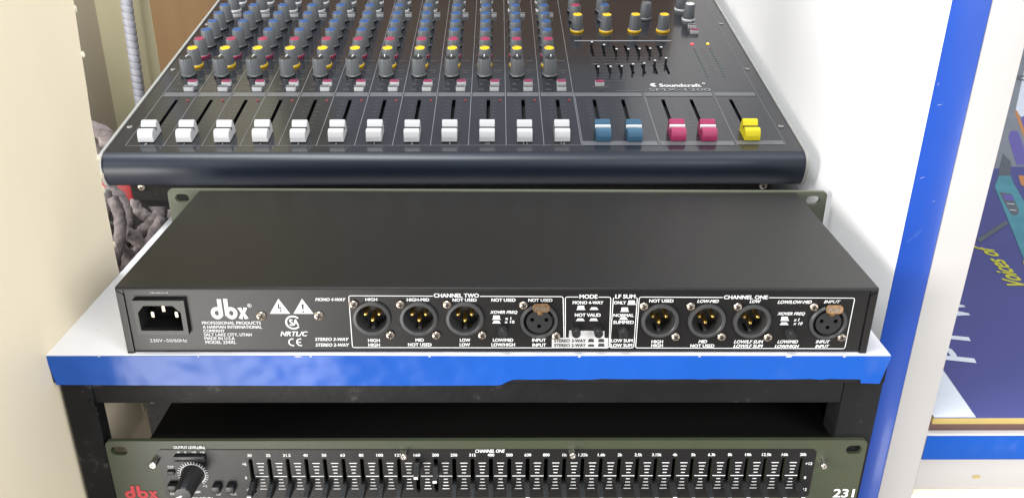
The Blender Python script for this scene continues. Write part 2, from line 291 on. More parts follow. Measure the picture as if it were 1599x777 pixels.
EQ_TXT = [('OUTPUT LEVEL(dBu)', -190.2, -64.7, 19.1, 2.2, 'b'),
 ('-10', -197.7, -68.3, 2.4, 1.4, 'b'),
 ('0', -193.1, -68.3, 1.0, 1.4, 'b'),
 ('+10', -187.9, -68.3, 2.8, 1.4, 'b'),
 ('+18', -182.8, -68.3, 2.8, 1.5, 'b'),
 ('CLP', -203.8, -79.5, 3.6, 1.9, 'b'),
 ('BYP', -205.1, -100.5, 3.9, 1.9, 'b'),
 ('+12', -184.6, -94.4, 2.9, 1.7, 'n'),
 ('GAIN', -190.2, -99.0, 4.0, 1.9, 'b'),
 ('CUT', -176.8, -100.8, 3.4, 1.9, 'n'),
 ('+/-12', -167.6, -100.8, 3.7, 1.9, 'n'),
 ('INPUT LEVEL(dBu)', -188.2, -103.9, 14.7, 1.8, 'b'),
 ('+6', -158.1, -77.4, 2.6, 2.2, 'b'),
 ('0', -158.2, -88.1, 1.2, 2.2, 'b'),
 ('-6', -158.2, -97.2, 2.1, 2.2, 'b'),
 ('CHANNEL ONE', -5.6, -67.8, 18.4, 2.4, 'i'),
 ('+12', 194.2, -77.8, 4.4, 2.1, 'b'),
 ('0', 193.4, -88.8, 1.4, 2.2, 'b'),
 ('-12', 194.1, -98.2, 3.6, 2.2, 'b')]
CARTON_PRINT = [('background_print', 'palegrey', [(0.5875, 0.5456), (0.8362, 0.9556), (1.2183, 1.5805), (1.281, 1.5828), (0.6716, 0.5587), (0.6435, 0.5602), (0.6316, 0.5601), (0.6223, 0.56)]),
 ('white_area', 'boxwhite', [(0.7771, 0.8235), (0.9299, 1.0761), (0.9723, 1.0771), (0.7429, 0.6816), (0.7278, 0.7121), (0.7613, 0.7803)]),
 ('violet_stripe', 'lilac', [(0.7613, 0.7803), (0.7696, 0.7874), (0.7608, 0.7126), (0.6645, 0.5465), (0.7278, 0.7121)]),
 ('orange_stripe', 'orange', [(0.7701, 0.8142), (0.7746, 0.8143), (0.7344, 0.7241), (0.6664, 0.571), (0.6323, 0.5112), (0.7098, 0.6797)]),
 ('lilac_label', 'lilac', [(0.7105, 0.7134), (0.7185, 0.7104), (0.6683, 0.5966), (0.6549, 0.5671), (0.6378, 0.5669), (0.6888, 0.6809)]),
 ('dark_base_print', 'greyprint', [(0.6126, 0.5589), (0.6442, 0.6105), (0.6372, 0.5779), (0.6074, 0.5243), (0.5936, 0.5259)]),
 ('orange_square', 'orange', [(0.6186, 0.5279), (0.6303, 0.5251), (0.6082, 0.4789), (0.6038, 0.495)]),
 ('microphone_print', 'teal', [(0.5942, 0.5259), (0.6083, 0.5261), (0.5961, 0.495), (0.5761, 0.4366), (0.5399, 0.3432), (0.4617, 0.2068), (0.495, 0.2928), (0.5695, 0.4882)]),
 ('grip_print', 'greyprint', [(0.566, 0.4716), (0.5763, 0.4654), (0.5663, 0.4375), (0.5589, 0.4181), (0.5513, 0.405), (0.545, 0.4012), (0.543, 0.404), (0.5521, 0.4325)]),
 ('screen_print', 'lilac', [(0.5652, 0.4643), (0.5757, 0.4623), (0.5685, 0.444), (0.5589, 0.4459)]),
 ('grip_line', 'boxwhite', [(0.556, 0.4365), (0.5632, 0.4346), (0.5625, 0.4326), (0.5553, 0.4345)]),
 ('grip_line', 'boxwhite', [(0.5488, 0.4181), (0.555, 0.4162), (0.5543, 0.4143), (0.5482, 0.4162)]),
 ('stand_print', 'greyprint', [(0.4719, 0.33), (0.4731, 0.3388), (0.5275, 0.3866), (0.5273, 0.3791)]),
 ('accent_dot', 'yelink', [(0.4921, 0.2892), (0.4949, 0.2906), (0.4889, 0.2784), (0.4881, 0.2812)])]

# ================================================================ SETTING
tag(link('floor', boxm('floor', -4, 4, -4, 4, -1.37, -1.35, 'floor')), kind='structure')
tag(link('back_wall', boxm('back_wall', -2.2, 2.2, 1.55, 1.6, -1.35, 1.6, 'wallgrey')), kind='structure')

# cream board at the left, its far edge chipped
def cream_wall():
    bm = bmesh.new(); n = 120; x1, x0 = -.2642, -.282; rows = []
    for i in range(n+1):
        z = -1.35+1.95*i/n
        j = .0007*noise.noise(Vector((z*60, 0, 3)))+(.0016*max(0, noise.noise(Vector((z*38, 5, 0)))-.15) if z > -.15 else 0)
        ye = .106+.012*max(0, (z-.05)/.15)**1.3
        rows.append([bm.verts.new(p) for p in ((x0, -.090, z), (x1, -.090, z), (x1, -.05, z), (x1, ye-.0012-abs(j)*1.5, z), (x1-.0012-abs(j), ye-j, z), (x0, ye, z))])
    for a, b in zip(rows, rows[1:]):
        for q in range(6): bm.faces.new((a[q], a[(q+1) % 6], b[(q+1) % 6], b[q]))
    bm.faces.new(rows[0]); bm.faces.new(rows[-1]); bmesh.ops.recalc_face_normals(bm, faces=bm.faces)
    me = bpy.data.meshes.new('board'); bm.to_mesh(me); bm.free(); me.materials.append(M['cream'])
    r = empty('cream_partition', (0, 0, 0), label='cream painted upright board along the left edge, far edge chipped', cat='partition')
    link('board', me, r)
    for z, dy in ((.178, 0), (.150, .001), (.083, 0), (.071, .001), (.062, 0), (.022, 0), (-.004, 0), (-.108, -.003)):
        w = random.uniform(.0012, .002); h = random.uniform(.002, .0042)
        if z < -.1: w, h = .0035, .010  # this large low patch is a streak of light, painted as a pale shape
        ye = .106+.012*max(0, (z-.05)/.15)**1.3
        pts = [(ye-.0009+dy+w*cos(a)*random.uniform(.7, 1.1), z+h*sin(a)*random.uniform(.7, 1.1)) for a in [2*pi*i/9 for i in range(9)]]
        link('chip_light_streak', ext('chip_light_streak', pts, x1-.0003, x1+.0006, 'chip_streak', False), r)
cream_wall()

# plaster offsets and brown hardboard behind the console, seen top left
r = empty('wall_pilaster', (-.55, .8, -.9), label='beige stepped plaster pilaster behind the grey conduit, top left', cat='pilaster')
def pil(name, pts, m):
    link(name, mesh(name, [(x+.55, y-.8, z) for z in (-.45, 2.0) for x, y in pts], [(i, i+1, i+1+len(pts), i+len(pts)) for i in range(len(pts)-1)], m), r)
pil('shaded_side', [(-1.2, .55), (-.66, .60), (-.568, .82)], 'beige_shade')
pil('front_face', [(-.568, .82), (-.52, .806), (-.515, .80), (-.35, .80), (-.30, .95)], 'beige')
r = empty('hardboard_sheet', (0, .76, -.5), label='brown hardboard sheet standing upright behind the mixing console', cat='board')
link('sheet', boxm('sheet', -.468, .42, 0, .006, -.85, .862, 'brown', .001), r)

def tube(name, pts, rad_, m, seg=10, ribs=0, amp=0, jit=0):
    vs = []; fs = []; n = len(pts)
    for i, p in enumerate(pts):
        p = Vector(p); d = (Vector(pts[min(i+1, n-1)])-Vector(pts[max(i-1, 0)])).normalized()
        u = d.cross(Vector((0, 1, .3))).normalized(); v = d.cross(u)
        for j in range(seg):
            a = 2*pi*j/seg; rr = rad_
            if ribs: rr *= 1+amp*(1 if ((i+j/seg*8) % 8) < 6.2 else -1)
            q = p+(u*cos(a)+v*sin(a))*rr
            if jit: q += (u*cos(a)+v*sin(a))*jit*noise.noise(q*260)+(u*cos(a)+v*sin(a))*jit*.6*noise.noise(q*700)
            vs.append(q)
    for i in range(n-1):
        for j in range(seg): fs.append((i*seg+j, i*seg+(j+1) % seg, (i+1)*seg+(j+1) % seg, (i+1)*seg+j))
    fs += [tuple(range(seg)), tuple(range((n-1)*seg, n*seg))]
    me = mesh(name, vs, fs, m)
    me.polygons.foreach_set('use_smooth', [True]*len(me.polygons)); return me
tag(link('flexible_conduit', tube('flexible_conduit', [(-.515+.02*(z+.4)/1+.001*sin(z*9), .775, z) for z in [-.4+.0012*i for i in range(900)]], .0074, 'conduit', 16, 8, .07)),
    'grey ribbed flexible conduit hanging down the beige wall, top left', 'conduit')

r = empty('mop_head', (-.33, .30, -.12), label='dusty grey chenille mop head stuffed behind the shelf at left', cat='mop')
random.seed(11)
for i in range(50):
    x = random.uniform(-.050, .095); y = random.uniform(-.065, .05); top = random.uniform(.03, .112) if x > -.01 else random.uniform(.06, .150); lean = random.uniform(-.04, .04)
    ph = random.uniform(0, 6); L_ = random.uniform(.10, .2)
    pts = [(x+lean*t+.011*sin(ph+t*7), y+.010*cos(ph*2+t*6), top-L_*t-.03*(1-t)*(1-t)) for t in [q/60 for q in range(61)]]
    link('strand', tube('strand', pts, random.uniform(.0045, .0068), 'mop', 14, jit=.0015), r)
for x, y, z in ((-.022, -.02, .156), (-.012, -.02, .146)):
    pts = [(x+.022*sin(t*3.2), y+.01*t, z+.016*cos(t*4.4)) for t in [q/20 for q in range(21)]]
    link('strand', tube('strand', pts, .0065, 'mop', 14, jit=.0015), r)
r = empty('red_box', (-.402, .38, -.064), label='small red plastic box glimpsed under the left end of the console', cat='box')
link('body', boxm('body', -.02, .034, 0, .05, 0, .034, 'redpl', .002), r)
link('rim', boxm('rim', -.021, .035, -.001, .051, .0342, .039, 'redpl', .0015), r)
r = empty('shade_filler', (-.45, .47, -.9), label='added dark case standing in shadow behind the mop head, left of the shelf', cat='case')  # made-up dark box, added so the gap behind the mop reads as shade
link('body', boxm('body', -.30, .165, 0, .35, -.45, .735, 'core', .004), r)
link('lid', boxm('lid', -.302, .167, -.002, .352, .7355, .750, 'core', .003), r)
# white side panel with blue taped edge, white upright beside it
r = empty('side_panel', (0, 0, -.9), label='tall white melamine side panel with blue taped front edge, right of the console', cat='panel')
link('board', boxm('board', .2462, .2640, .0406, 1.2, -.45, 1.55, 'white', .0004), r)
link('edge_tape', boxm('edge_tape', .2456, .2673, .0396, .0404, -.45, 1.55, 'tape_dark', .0003), r)
for x, z, L_, a in ((.2520, .958, .010, 55), (.2555, .961, .008, 60), (.2500, .996, .003, 20), (.2510, 1.040, .0025, 10), (.2475, 1.052, .0018, 80), (.2600, .981, .0016, 0)):
    link('scratch', flat('scratch', [[(-L_/2, -.00012), (L_/2, -.00004), (L_/2, .00006), (-L_/2, .00012)]], 0, 'sticker' if L_ < .004 else 'tapescr'), r, (x, .03955, z), (pi/2, -rad(a), 0))
link('side_strip', boxm('side_strip', .2642, .2672, .0407, .0600, -.45, 1.55, 'white', .0003), r)
r = empty('cabinet_upright', (0, 0, -.9), label='off-white upright edge between the blue tape and the printed carton', cat='upright')
link('upright', boxm('upright', .2676, .2916, .0400, .060, -.45, 1.55, 'post', .0007), r)

# neighbouring counter shelf and cartons on it
r = empty('counter_shelf', (.29, .04, -.9), label='white counter shelf with glossy blue taped edge under the violet carton', cat='shelf')
link('board', boxm('board', .002, 1.1, .0005, 1.5, .7908, .8094, 'white', .0005), r)
link('edge_tape', boxm('edge_tape', .0018, .9, -.0004, .0002, .7902, .8099, 'tape', .0002), r)
link('apron', boxm('apron', .002, .9, .0015, .016, .7635, .7900, 'post', .0004), r)
link('apron_trim', boxm('apron_trim', .002, .9, .0005, .02, .7590, .7632, 'cream', .0004), r)
link('lower_panel', boxm('lower_panel', .002, .9, .004, .02, -.45, .7585, 'white', .0004), r)
pts = [(.0445+.0032*cos(a)*random.uniform(.7, 1.1), .7740+.0014*sin(a)*random.uniform(.6, 1.1)) for a in [2*pi*i/11 for i in range(11)]]
link('screw_gouge', flat('screw_gouge', [pts], 0, 'boxyel'), r, (0, .0012, 0), UP)
r = empty('product_carton', (0, 0, -.0905), label='violet blue carton with white lettering and teal microphone print, lying on the counter shelf', cat='carton')
link('base', boxm('base', .2945, 1.2, .046, 1.18, .0004, .0098, 'boxbrown', .0006), r)
link('lid', boxm('lid', .2935, 1.202, .0405, 1.182, .0095, .01436, 'boxyel', .0006), r)
link('lid_print', boxm('lid_print', .2938, 1.2015, .0408, 1.1815, .01436, .01464, 'boxblue'), r)
Zt = .0149
link('printed_corner', flat('printed_corner', [[(.294, .041), (.3225, .041), (.3290, .114), (.331, .135), (.294, .135)]], Zt, 'boxwhite'), r)
def toptext(s, loc, ang, w, h, m, st='b', name='lettering'):
    me = textm(s, w, h, st); me.materials.clear(); me.materials.append(M[m]); link(name, me, r, (loc[0], loc[1], Zt+.0001), (0, 0, ang))
for s, l, w, h in (('P', (.3455, .1230), .0215, .029), ('I', (.3560, .1475), .0062, .028), ('W', (.3770, .1950), .034, .029)):
    toptext(s, l, rad(78), w, h, 'boxwhite')
toptext('Voices of', (.4640, .2790), rad(82), .086, .017, 'yelink', 'i')
for i, (nm, m, poly) in enumerate(CARTON_PRINT): link(nm, flat(nm, [poly], Zt-.0002+.00004*i, m), r)
for (x, y, q) in ((.905, 1.02, .022), (.93, .95, .018)): link('round_mark', plate('round_mark', circ(x, y, q, 20), [circ(x, y, q*.6, 20)], Zt+.0005, Zt+.0006, 'greyprint'), r)

# ================================================================ SHELF AND RACK FRAME
r = empty('shelf_board', (0, 0, 0), label='white topped shelf board with glossy blue taped front, carrying the black rack unit', cat='shelf')
link('core', boxm('core', -.2640, .2315, -.0028, .62, -.0190, -.0009, 'core'), r)
link('laminate_top', boxm('laminate_top', -.2642, .2318, -.0030, .62, -.0009, 0, 'laminate'), r)
random.seed(3)
low = [(-.2622, -.0202), (-.2, -.0206), (-.12, -.0209), (-.05, -.0209), (-.002, -.0207), (.0012, -.0203), (.0042, -.0184), (.0078, -.0168), (.011, -.0165)]
x = .018
while x < .214: low.append((x, -.0165+random.uniform(-.0004, .0004))); x += random.uniform(.004, .014)
low += [(.2165, -.0166), (.2172, -.0193), (.2285, -.0196), (.2322, -.0012)]
link('front_tape', plate('front_tape', [(-.2646, -.0006), (-.2646, -.004)]+low+[(.2322, -.0005), (.1, -.0003), (0, -.0006), (-.1, -.0003)], [], 0, .0005, 'tape'), r, (0, -.0030, 0), UP)
random.seed(21)
for x, w in ((-.2335, .0022), (-.118, .0050), (-.1105, .0018), (-.041, .0016), (.047, .0022), (.118, .0016), (.171, .0050), (.204, .0022), (-.176, .0014)):
    pts = [(x+w/2*cos(a)*random.uniform(.7, 1.1), -.0006+.00055*sin(a)*random.uniform(.5, 1.2)) for a in [2*pi*i/9 for i in range(9)]]
    link('laminate_chip', flat('laminate_chip', [pts], 0, 'sticker'), r, (0, -.00365, 0), UP)
link('side_tape', boxm('side_tape', -.2648, -.2643, -.003, .62, -.019, -.0006, 'tape'), r)

r = empty('rack_frame', (0, 0, -.9), label='scuffed black steel tube rack frame under the blue edged shelf', cat='rack')
b = .0007
link('front_rail', boxm('front_rail', -.2432, .2085, -.0005, .0185, .8648, .8806, 'frame', b), r)
link('leg', boxm('leg', -.2610, -.2434, -.0009, .0095, -.45, .8808, 'frame', b), r)
link('leg', boxm('leg', .2088, .2322, -.0009, .0185, -.45, .8808, 'frame', b), r)
link('leg', boxm('leg', -.2610, -.2420, .46, .48, -.45, .8808, 'frame', b), r)
link('leg', boxm('leg', .2122, .2322, .46, .48, -.45, .8808, 'frame', b), r)
link('side_rail', boxm('side_rail', -.2600, -.2445, .0098, .4597, .8650, .8806, 'frame', b), r)
link('side_rail', boxm('side_rail', .2126, .2318, .0188, .4597, .8650, .8806, 'frame', b), r)
link('side_plate', boxm('side_plate', .2285, .2300, .0190, .4590, -.45, .8645, 'frame', .0003), r)
link('weld_bead', tube('weld_bead', [(-.2436-.0012*(t > .5), -.0012, .862-.006+.012*t) for t in [i/14 for i in range(15)]], .0010, 'frame', 7, jit=.0012), r)

# ================================================================ screws shared by the two rack units
def cross_screw(R=.0027):
    r0 = R*.62
    me = lathe('screw_head', [(0, .0016), (R*.45, .00155), (R*.8, .0012), (R, .0005), (R, 0)], 'screw', 20); return me
scr_me = cross_screw()
def cross_mesh(R):
    a = R*.58; b_ = R*.17; c = [(b_, a), (b_, b_), (a, b_), (a, -b_), (b_, -b_), (b_, -a), (-b_, -a), (-b_, -b_), (-a, -b_), (-a, b_), (-b_, b_), (-b_, a)]
    return plate('drive_recess', c, [], .0014, .00166, 'void')
cross_me = cross_mesh(.0027)
def put_screw(parent, loc, ang, rot=UP, sc=1.0):
    s = link('screw', scr_me, parent, loc, rot); s.rotation_euler.rotate_axis('Z', ang); s.scale = (sc,)*3
    link('drive_recess', cross_me, s); return s

# ================================================================ CROSSOVER, REAR SIDE TO THE VIEWER
r = X = empty('audio_crossover', (0, 0, 0), label='black one-unit rack crossover resting on the white shelf, rear sockets facing out', cat='rack unit')
HW, D, H = .2178, .1526, .0432
rear_holes = [circ(x*k, y*k, .0101, 28) for x, y in MALE]+[circ(x*k, y*k, .0095, 28) for x, y in FEMALE]
inl = dict(x0=-.2088, x1=-.1795, z0=.0136, z1=.0358)
rear_holes.append([(inl['x0']+.001, inl['z0']+.001), (inl['x1']-.001, inl['z0']+.001), (inl['x1']-.001, inl['z1']-.001), (inl['x0']+.001, inl['z1']-.001)])
link('rear_panel', plate('rear_panel', [(-HW+.0042, .0006), (HW-.0042, .0006), (HW-.0042, H-.0013), (-HW+.0042, H-.0013)], rear_holes, -.0012, 0, 'rear'), X, (0, 0, 0), UP)
link('lid', ext('lid', [(-.0010, H-.0018), (-.0010, H-.0010), (-.00085, H-.0005), (-.0005, H-.00015), (0, H), (D-.0002, H), (D-.0002, H-.0012), (.0002, H-.0012), (.0002, H-.0018)], -HW, HW, 'lid', False), X)
for sgn in (-1, 1):
    a, b_ = sorted((sgn*HW, sgn*(HW-.0040)))
    tip = sgn*HW
    link('side_flange', plate('side_flange', [(a, .0), (b_, .0), (b_, H-.0019-(.0030 if sgn < 0 else 0)), (a, H-.0019-(.0030 if sgn > 0 else 0))], [], -.0005, .0010, 'rear'), X, (0, 0, 0), UP)
    link('corner_tab', plate('corner_tab', [(a, H-.0019-(.0026 if sgn > 0 else 0)), (b_, H-.0019-(.0026 if sgn < 0 else 0)), (b_, H-.0017), (a, H-.0017)], [], 0, .0006, 'rear'), X, (0, 0, 0), UP)
    c, d = sorted((sgn*HW, sgn*(HW-.0012)))
    link('side_wall', boxm('side_wall', c, d, .0006, D, 0.0002, H-.0013, 'lid'), X)
link('bottom_plate', boxm('bottom_plate', -HW+.0013, HW-.0013, .0014, D, .0002, .0014, 'rear'), X)
fp = loop_round(-.2413, .2413, .0004, .0442, .0035)
def slot(cx, cy, w, h, n=8):
    p = []
    for s_, a0 in ((1, -90), (-1, 90)):
        for i in range(n+1):
            a = rad(a0+180*i/n); p.append((cx+s_*(w-h)/2+h/2*cos(a), cy+h/2*sin(a)))
    return p
link('faceplate', plate('faceplate', fp, [slot(sx*.2312, .0375, .0102, .0066) for sx in (-1, 1)]+[slot(sx*.2312, .0071, .0102, .0066) for sx in (-1, 1)], -.0032, 0, 'oliveback'), X, (0, D+.0001, 0), UP)
print_text(X, REAR_TXT, .00025, 'ink')
for p, q in zip(ICONS[::2], ICONS[1::2]): link('printed_icon', flat('printed_icon', [[(x*k, y*k) for x, y in p], [(x*k, y*k) for x, y in q]], 0, 'ink'), X, (0, -.00022, 0), UP)
# outlines of the four printed sections, with gaps where the headings sit
def outline(c, gap, m='ink'):
    c = [Vector((x*k, y*k)) for x, y in c]; n = 4; pts = []; rr = .0013
    for i in range(4):
        a, p, q = c[i-1], c[i], c[(i+1) % 4]; d0 = (p-a).normalized(); d1 = (q-p).normalized()
        for j in range(5):
            t = j/4; pts.append((1-t)**2*(p-d0*rr)+2*t*(1-t)*p+t*t*(p+d1*rr))
    w = .00022; polys = []
    for i in range(len(pts)):
        a, b2 = pts[i], pts[(i+1) % len(pts)]
        if (b2-a).length < 1e-6: continue
        segs = [(a, b2)]
        if gap and abs(a.y-gap[2]) < .0014 and abs(b2.y-gap[2]) < .0014:
            s, e = (a, b2) if a.x < b2.x else (b2, a); f = lambda X_: s.lerp(e, (X_-s.x)/max(e.x-s.x, 1e-9)); segs = []
            if s.x < gap[0]: segs.append((s, f(min(e.x, gap[0]))))
            if e.x > gap[1]: segs.append((f(max(s.x, gap[1])), e))
        for s, e in segs:
            nrm = Vector((-(e-s).y, (e-s).x)).normalized()*w
            polys.append([s-nrm, e-nrm, e+nrm, s+nrm])
    return polys
heads = [t for t in REAR_TXT if t[0] in ('CHANNEL TWO', 'MODE', 'LF SUM', 'CHANNEL ONE')]
for c, h_ in zip(BOXES, heads):
    g = ((h_[1]-h_[3]/2-.6)*k, (h_[1]+h_[3]/2+.6)*k, (c[0][1]+c[1][1])/2*k)
    link('printed_outline', flat('printed_outline', outline(c, g), 0, 'ink'), X, (0, -.00021, 0), UP)
link('sticker', plate('sticker', [(x*k, y*k) for x, y in STICKER], [], .0002, .0004, 'sticker'), X, (0, 0, 0), UP)
print_text(X, [q[:5]+('b',) for q in STICKER_TXT], .00055, 'blackink')
for p in STICKER_ICONS: link('printed_icon', flat('printed_icon', [[(x*k, y*k) for x, y in p]], 0, 'blackink'), X, (0, -.00052, 0), UP)
# maker's logo: d and b with stems side by side, then x
(lx0, ly1), (lx1, ly0) = MARKS['dbx']; lw = lx1-lx0; lh = ly1-ly0
def logo(lw, lh, m, name='logo'):
    h_ = lh; bowl = h_*.60; rr = bowl/2; rx = lw*.165; vs = []; sheets = []
    def ring(cx, hole): return [circ(cx, rr, rx, 28, rr), circ(cx, rr, rx*.36, 20, rr*.40)]
    mes = []
    for cx, st in ((rx, (rx*1.28, rx*1.98, .985)), (rx*3.35, (rx*2.32, rx*3.0, 1))):
        o_, hl = ring(cx, 0); mes.append(plate('t', o_, [hl], 0, .00006, m))
        mes.append(plate('t', [(st[0], rr*.55), (st[1], rr*.55), (st[1]+(0), h_*st[2]), (st[0], h_*st[2])], [], 0.00007, .0001, m))
    x0 = lw*.735; x1_ = lw; t = lw*.115
    mes.append(plate('t', [(x0, bowl*.93), (x0+t*.9, bowl*.97), ((x0+x1_)/2, bowl*.66), (x1_-t*.9, bowl*.97), (x1_, bowl*.93), ((x0+x1_)/2+t*.45, bowl*.5), (x1_, bowl*.07), (x1_-t*.9, 0), ((x0+x1_)/2, bowl*.34), (x0+t*.9, 0), (x0, bowl*.07), ((x0+x1_)/2-t*.45, bowl*.5)], [], 0, .0001, m))
    bm = bmesh.new()
    for q in mes: bm.from_mesh(q)
    me = bpy.data.meshes.new(name); bm.to_mesh(me); bm.free(); me.materials.append(M[m]); return me
link('logo', logo(lw*k, lh*k, 'ink'), X, (lx0*k, -.0002, ly0*k), UP)
def ringmark(parent, c, R, n=.0003):
    link('printed_mark', plate('printed_mark', circ(0, 0, R, 20), [circ(0, 0, R*.78, 20)], 0, .00005, 'ink'), parent, (c[0]*k, -n, c[1]*k), UP)
    print_text(parent, [('R', c[0], c[1], R*900, R*1000, 'b')], n, 'ink')
ringmark(X, MARKS['reg'], .00125)
for tri, ch in zip(TRI, '!!'):
    link('warning_triangle', flat('warning_triangle', [[(x*k, y*k) for x, y in tri]], 0, 'ink'), X, (0, -.0002, 0), UP)
(ax, ay), (bx_, by), (cx_, cy) = TRI[0]; mx_ = (bx_+cx_)/2; my = by
bolt = [(x*1.35, y) for x, y in [(-.5, 4.6), (.35, 4.6), (.0, 2.9), (1.25, 3.1), (.75, 1.25), (1.2, 1.35), (.4, .45), (.05, 1.5), (.42, 1.35), (.7, 2.5), (-.75, 2.3)]]
link('printed_bolt', plate('printed_bolt', [((mx_+x*.86-.1)*k, (my+.3+y*1.32)*k) for x, y in bolt], [], .0003, .00035, 'blackink'), X, (0, 0, 0), UP)
mx_ = (TRI[1][1][0]+TRI[1][2][0])/2
link('printed_exclamation', flat('printed_exclamation', [[((mx_+a)*k, (my+b2)*k) for a, b2 in ((-.75, 6.3), (.75, 6.3), (.32, 2.6), (-.32, 2.6))], [((mx_+.62*cos(i*pi/4))*k, (my+1.3+.62*sin(i*pi/4))*k) for i in range(8)]], 0, 'blackink'), X, (0, -.0003, 0), UP)
def arc(cx, cy, r0, r1, a0, a1, n=22, sy=1):
    P_ = [(cx+r1*cos(rad(a0+(a1-a0)*i/n)), cy+sy*r1*sin(rad(a0+(a1-a0)*i/n))) for i in range(n+1)]
    Q_ = [(cx+r0*cos(rad(a0+(a1-a0)*i/n)), cy+sy*r0*sin(rad(a0+(a1-a0)*i/n))) for i in range(n+1)]
    return [[P_[i], P_[i+1], Q_[i+1], Q_[i]] for i in range(n)]
cx_, cy = MARKS['csa']
link('printed_mark', flat('printed_mark', [[(x*k, y*k) for x, y in p] for p in arc(cx_, cy+.2, 3.55, 4.6, 42, 318)], 0, 'ink'), X, (0, -.00026, 0), UP)
print_text(X, [('SA', cx_+.5, cy+.2, 5.4, 4.2, 'b')], .00028, 'ink')
cx_, cy = MARKS['ce']
ce = arc(cx_-1.5, cy, 1.85, 2.6, 75, 285)+arc(cx_+3.1, cy, 1.85, 2.6, 75, 285)+[[(cx_+.9, cy-.35), (cx_+3.3, cy-.35), (cx_+3.3, cy+.35), (cx_+.9, cy+.35)]]
link('printed_mark', flat('printed_mark', [[(x*k, y*k) for x, y in p] for p in ce], 0, 'ink'), X, (0, -.00026, 0), UP)
cx_, cy = MARKS['cut']
link('printed_mark', flat('printed_mark', [[((cx_+dx)*k, (cy+.1)*k), ((cx_+dx+w)*k, (cy+.1)*k), ((cx_+dx+w)*k, (cy+.5)*k), ((cx_+dx)*k, (cy+.5)*k)] for dx, w in ((-5, .5), (-4.1, 1.1), (-2.7, .5), (-1.7, 1), (-.3, .9), (1, .5), (2, .5), (3, .4), (3.9, 1))], 0, 'ink'), X, (0, -.00026, 0), UP)

# mains inlet
I_ = link('power_inlet', plate('power_inlet', [(inl['x0'], inl['z0']), (inl['x1'], inl['z0']), (inl['x1'], inl['z1']), (inl['x0'], inl['z1'])],
    [[(-.2065, .0280), (-.2028, .0325), (-.1862, .0325), (-.1822, .0280), (-.1822, .0163), (-.2065, .0163)]], -.0006, .0030, 'plastic'), X, (0, 0, 0), UP)
hx = [(-.2067, .0281), (-.2029, .0327), (-.1861, .0327), (-.1820, .0281), (-.1820, .0161), (-.2067, .0161)]
n6 = len(hx)
link('socket_well', mesh('socket_well', [(x, y, -.0006) for x, y in hx]+[(x, y, -.016) for x, y in hx], [(i, (i+1) % n6, n6+(i+1) % n6, n6+i) for i in range(n6)]+[tuple(range(n6, 2*n6))], 'plastic'), I_)
pr = boxm('prong', -.0011, .0011, -.0021, .0021, -.016, -.0035, 'prong', .0004)
for x, y in ((-.2012, .0232), (-.1944, .0270), (-.1874, .0232)): link('prong', pr, I_, (x, y, 0))

# XLR sockets
shell = lathe('male_socket', [(.0110, 0), (.0110, .0012), (.0107, .0018), (.0092, .0020), (.0088, .0016), (.0087, -.001), (.0086, -.0110), (0, -.0110)], 'ring', 40)
pin = lathe('pin', [(.00135, -.011), (.00135, -.0030), (.0011, -.0020), (.0006, -.0015), (0, -.0014)], 'gold', 14)
latch = boxm('key', -.0010, .0010, -.0085, -.0069, -.010, -.0015, 'ring', .0003)
glint = flat('rim_contact', [[(-.0030, .0083), (.0030, .0083), (.0030, .0086), (-.0030, .0086)]], .0017, 'prong')
glint = boxm('rim_contact', -.0032, .0032, .0084, .0091, -.0042, .0012, 'ring', .0002)
for x, y in MALE:
    s = link('male_socket', shell, X, (x*k, 0, y*k), UP)
    for px_, py_ in ((-.0040, .0014), (.0040, .0014), (0, -.0026)): link('pin', pin, s, (px_, py_, 0))
    link('key', latch, s); link('rim_contact', glint, s)
fring = lathe('female_socket', [(.0110, 0), (.0110, .0012), (.0104, .0020), (.0094, .0020), (.0090, .0014), (.0088, -.006), (.0074, -.006)], 'ring', 40)
fcore = plate('socket_core', circ(0, 0, .0075, 32), [circ(-.0041, .0012, .00125, 14), circ(.0041, .0012, .00125, 14), circ(0, -.0030, .00125, 14)], -.006, .0012, 'plastic')
fback = lathe('socket_floor', [(.0074, -.0058), (0, -.0058)], 'void', 24)
tabm = plate('push_tab', loop_round(-.0049, .0049, -.0025, .0025, .0021, 6), [], 0, .0012, 'brass')
stem = boxm('tab_stem', -.0014, .0014, -.0055, -.0020, -.0035, -.0004, 'brass', .0003)
for x, y in FEMALE:
    s = link('female_socket', fring, X, (x*k, 0, y*k), UP)
    link('socket_core', fcore, s); link('socket_floor', fback, s)
    ta = link('push_tab', tabm, s, (.0008, .0103, .0032), (rad(-14), 0, 0)); link('tab_stem', stem, s, (.0004, .0110, .0036))
    me = textm('PUSH', .0070, .0024, 'b'); me.materials.clear(); me.materials.append(M['screw'])
    link('embossed_lettering', me, s, (.0008, .01035, .0046), (rad(-14), 0, 0))
bt = lathe('push_button', [(.0026, -.002), (.0026, .0052), (.0023, .0058), (.0017, .0058), (.0016, .0054), (0, .0054)], 'plastic', 22)
for i, (x, y) in enumerate(BUTTONS):
    link('push_button', bt, X, (x*k, 0, y*k), UP)
for i, (x, y) in enumerate(SCREWS): put_screw(X, (x*k, -.0001-(.0005 if i > 1 else 0), y*k), random.uniform(0, 1.5), sc=1.08 if i < 2 else .95)
link('lid_screw', boxm('rivet', -.001, .001, -.001, .001, 0, .0002, 'lid'), X, (.0, .07, -.0006)) if False else None

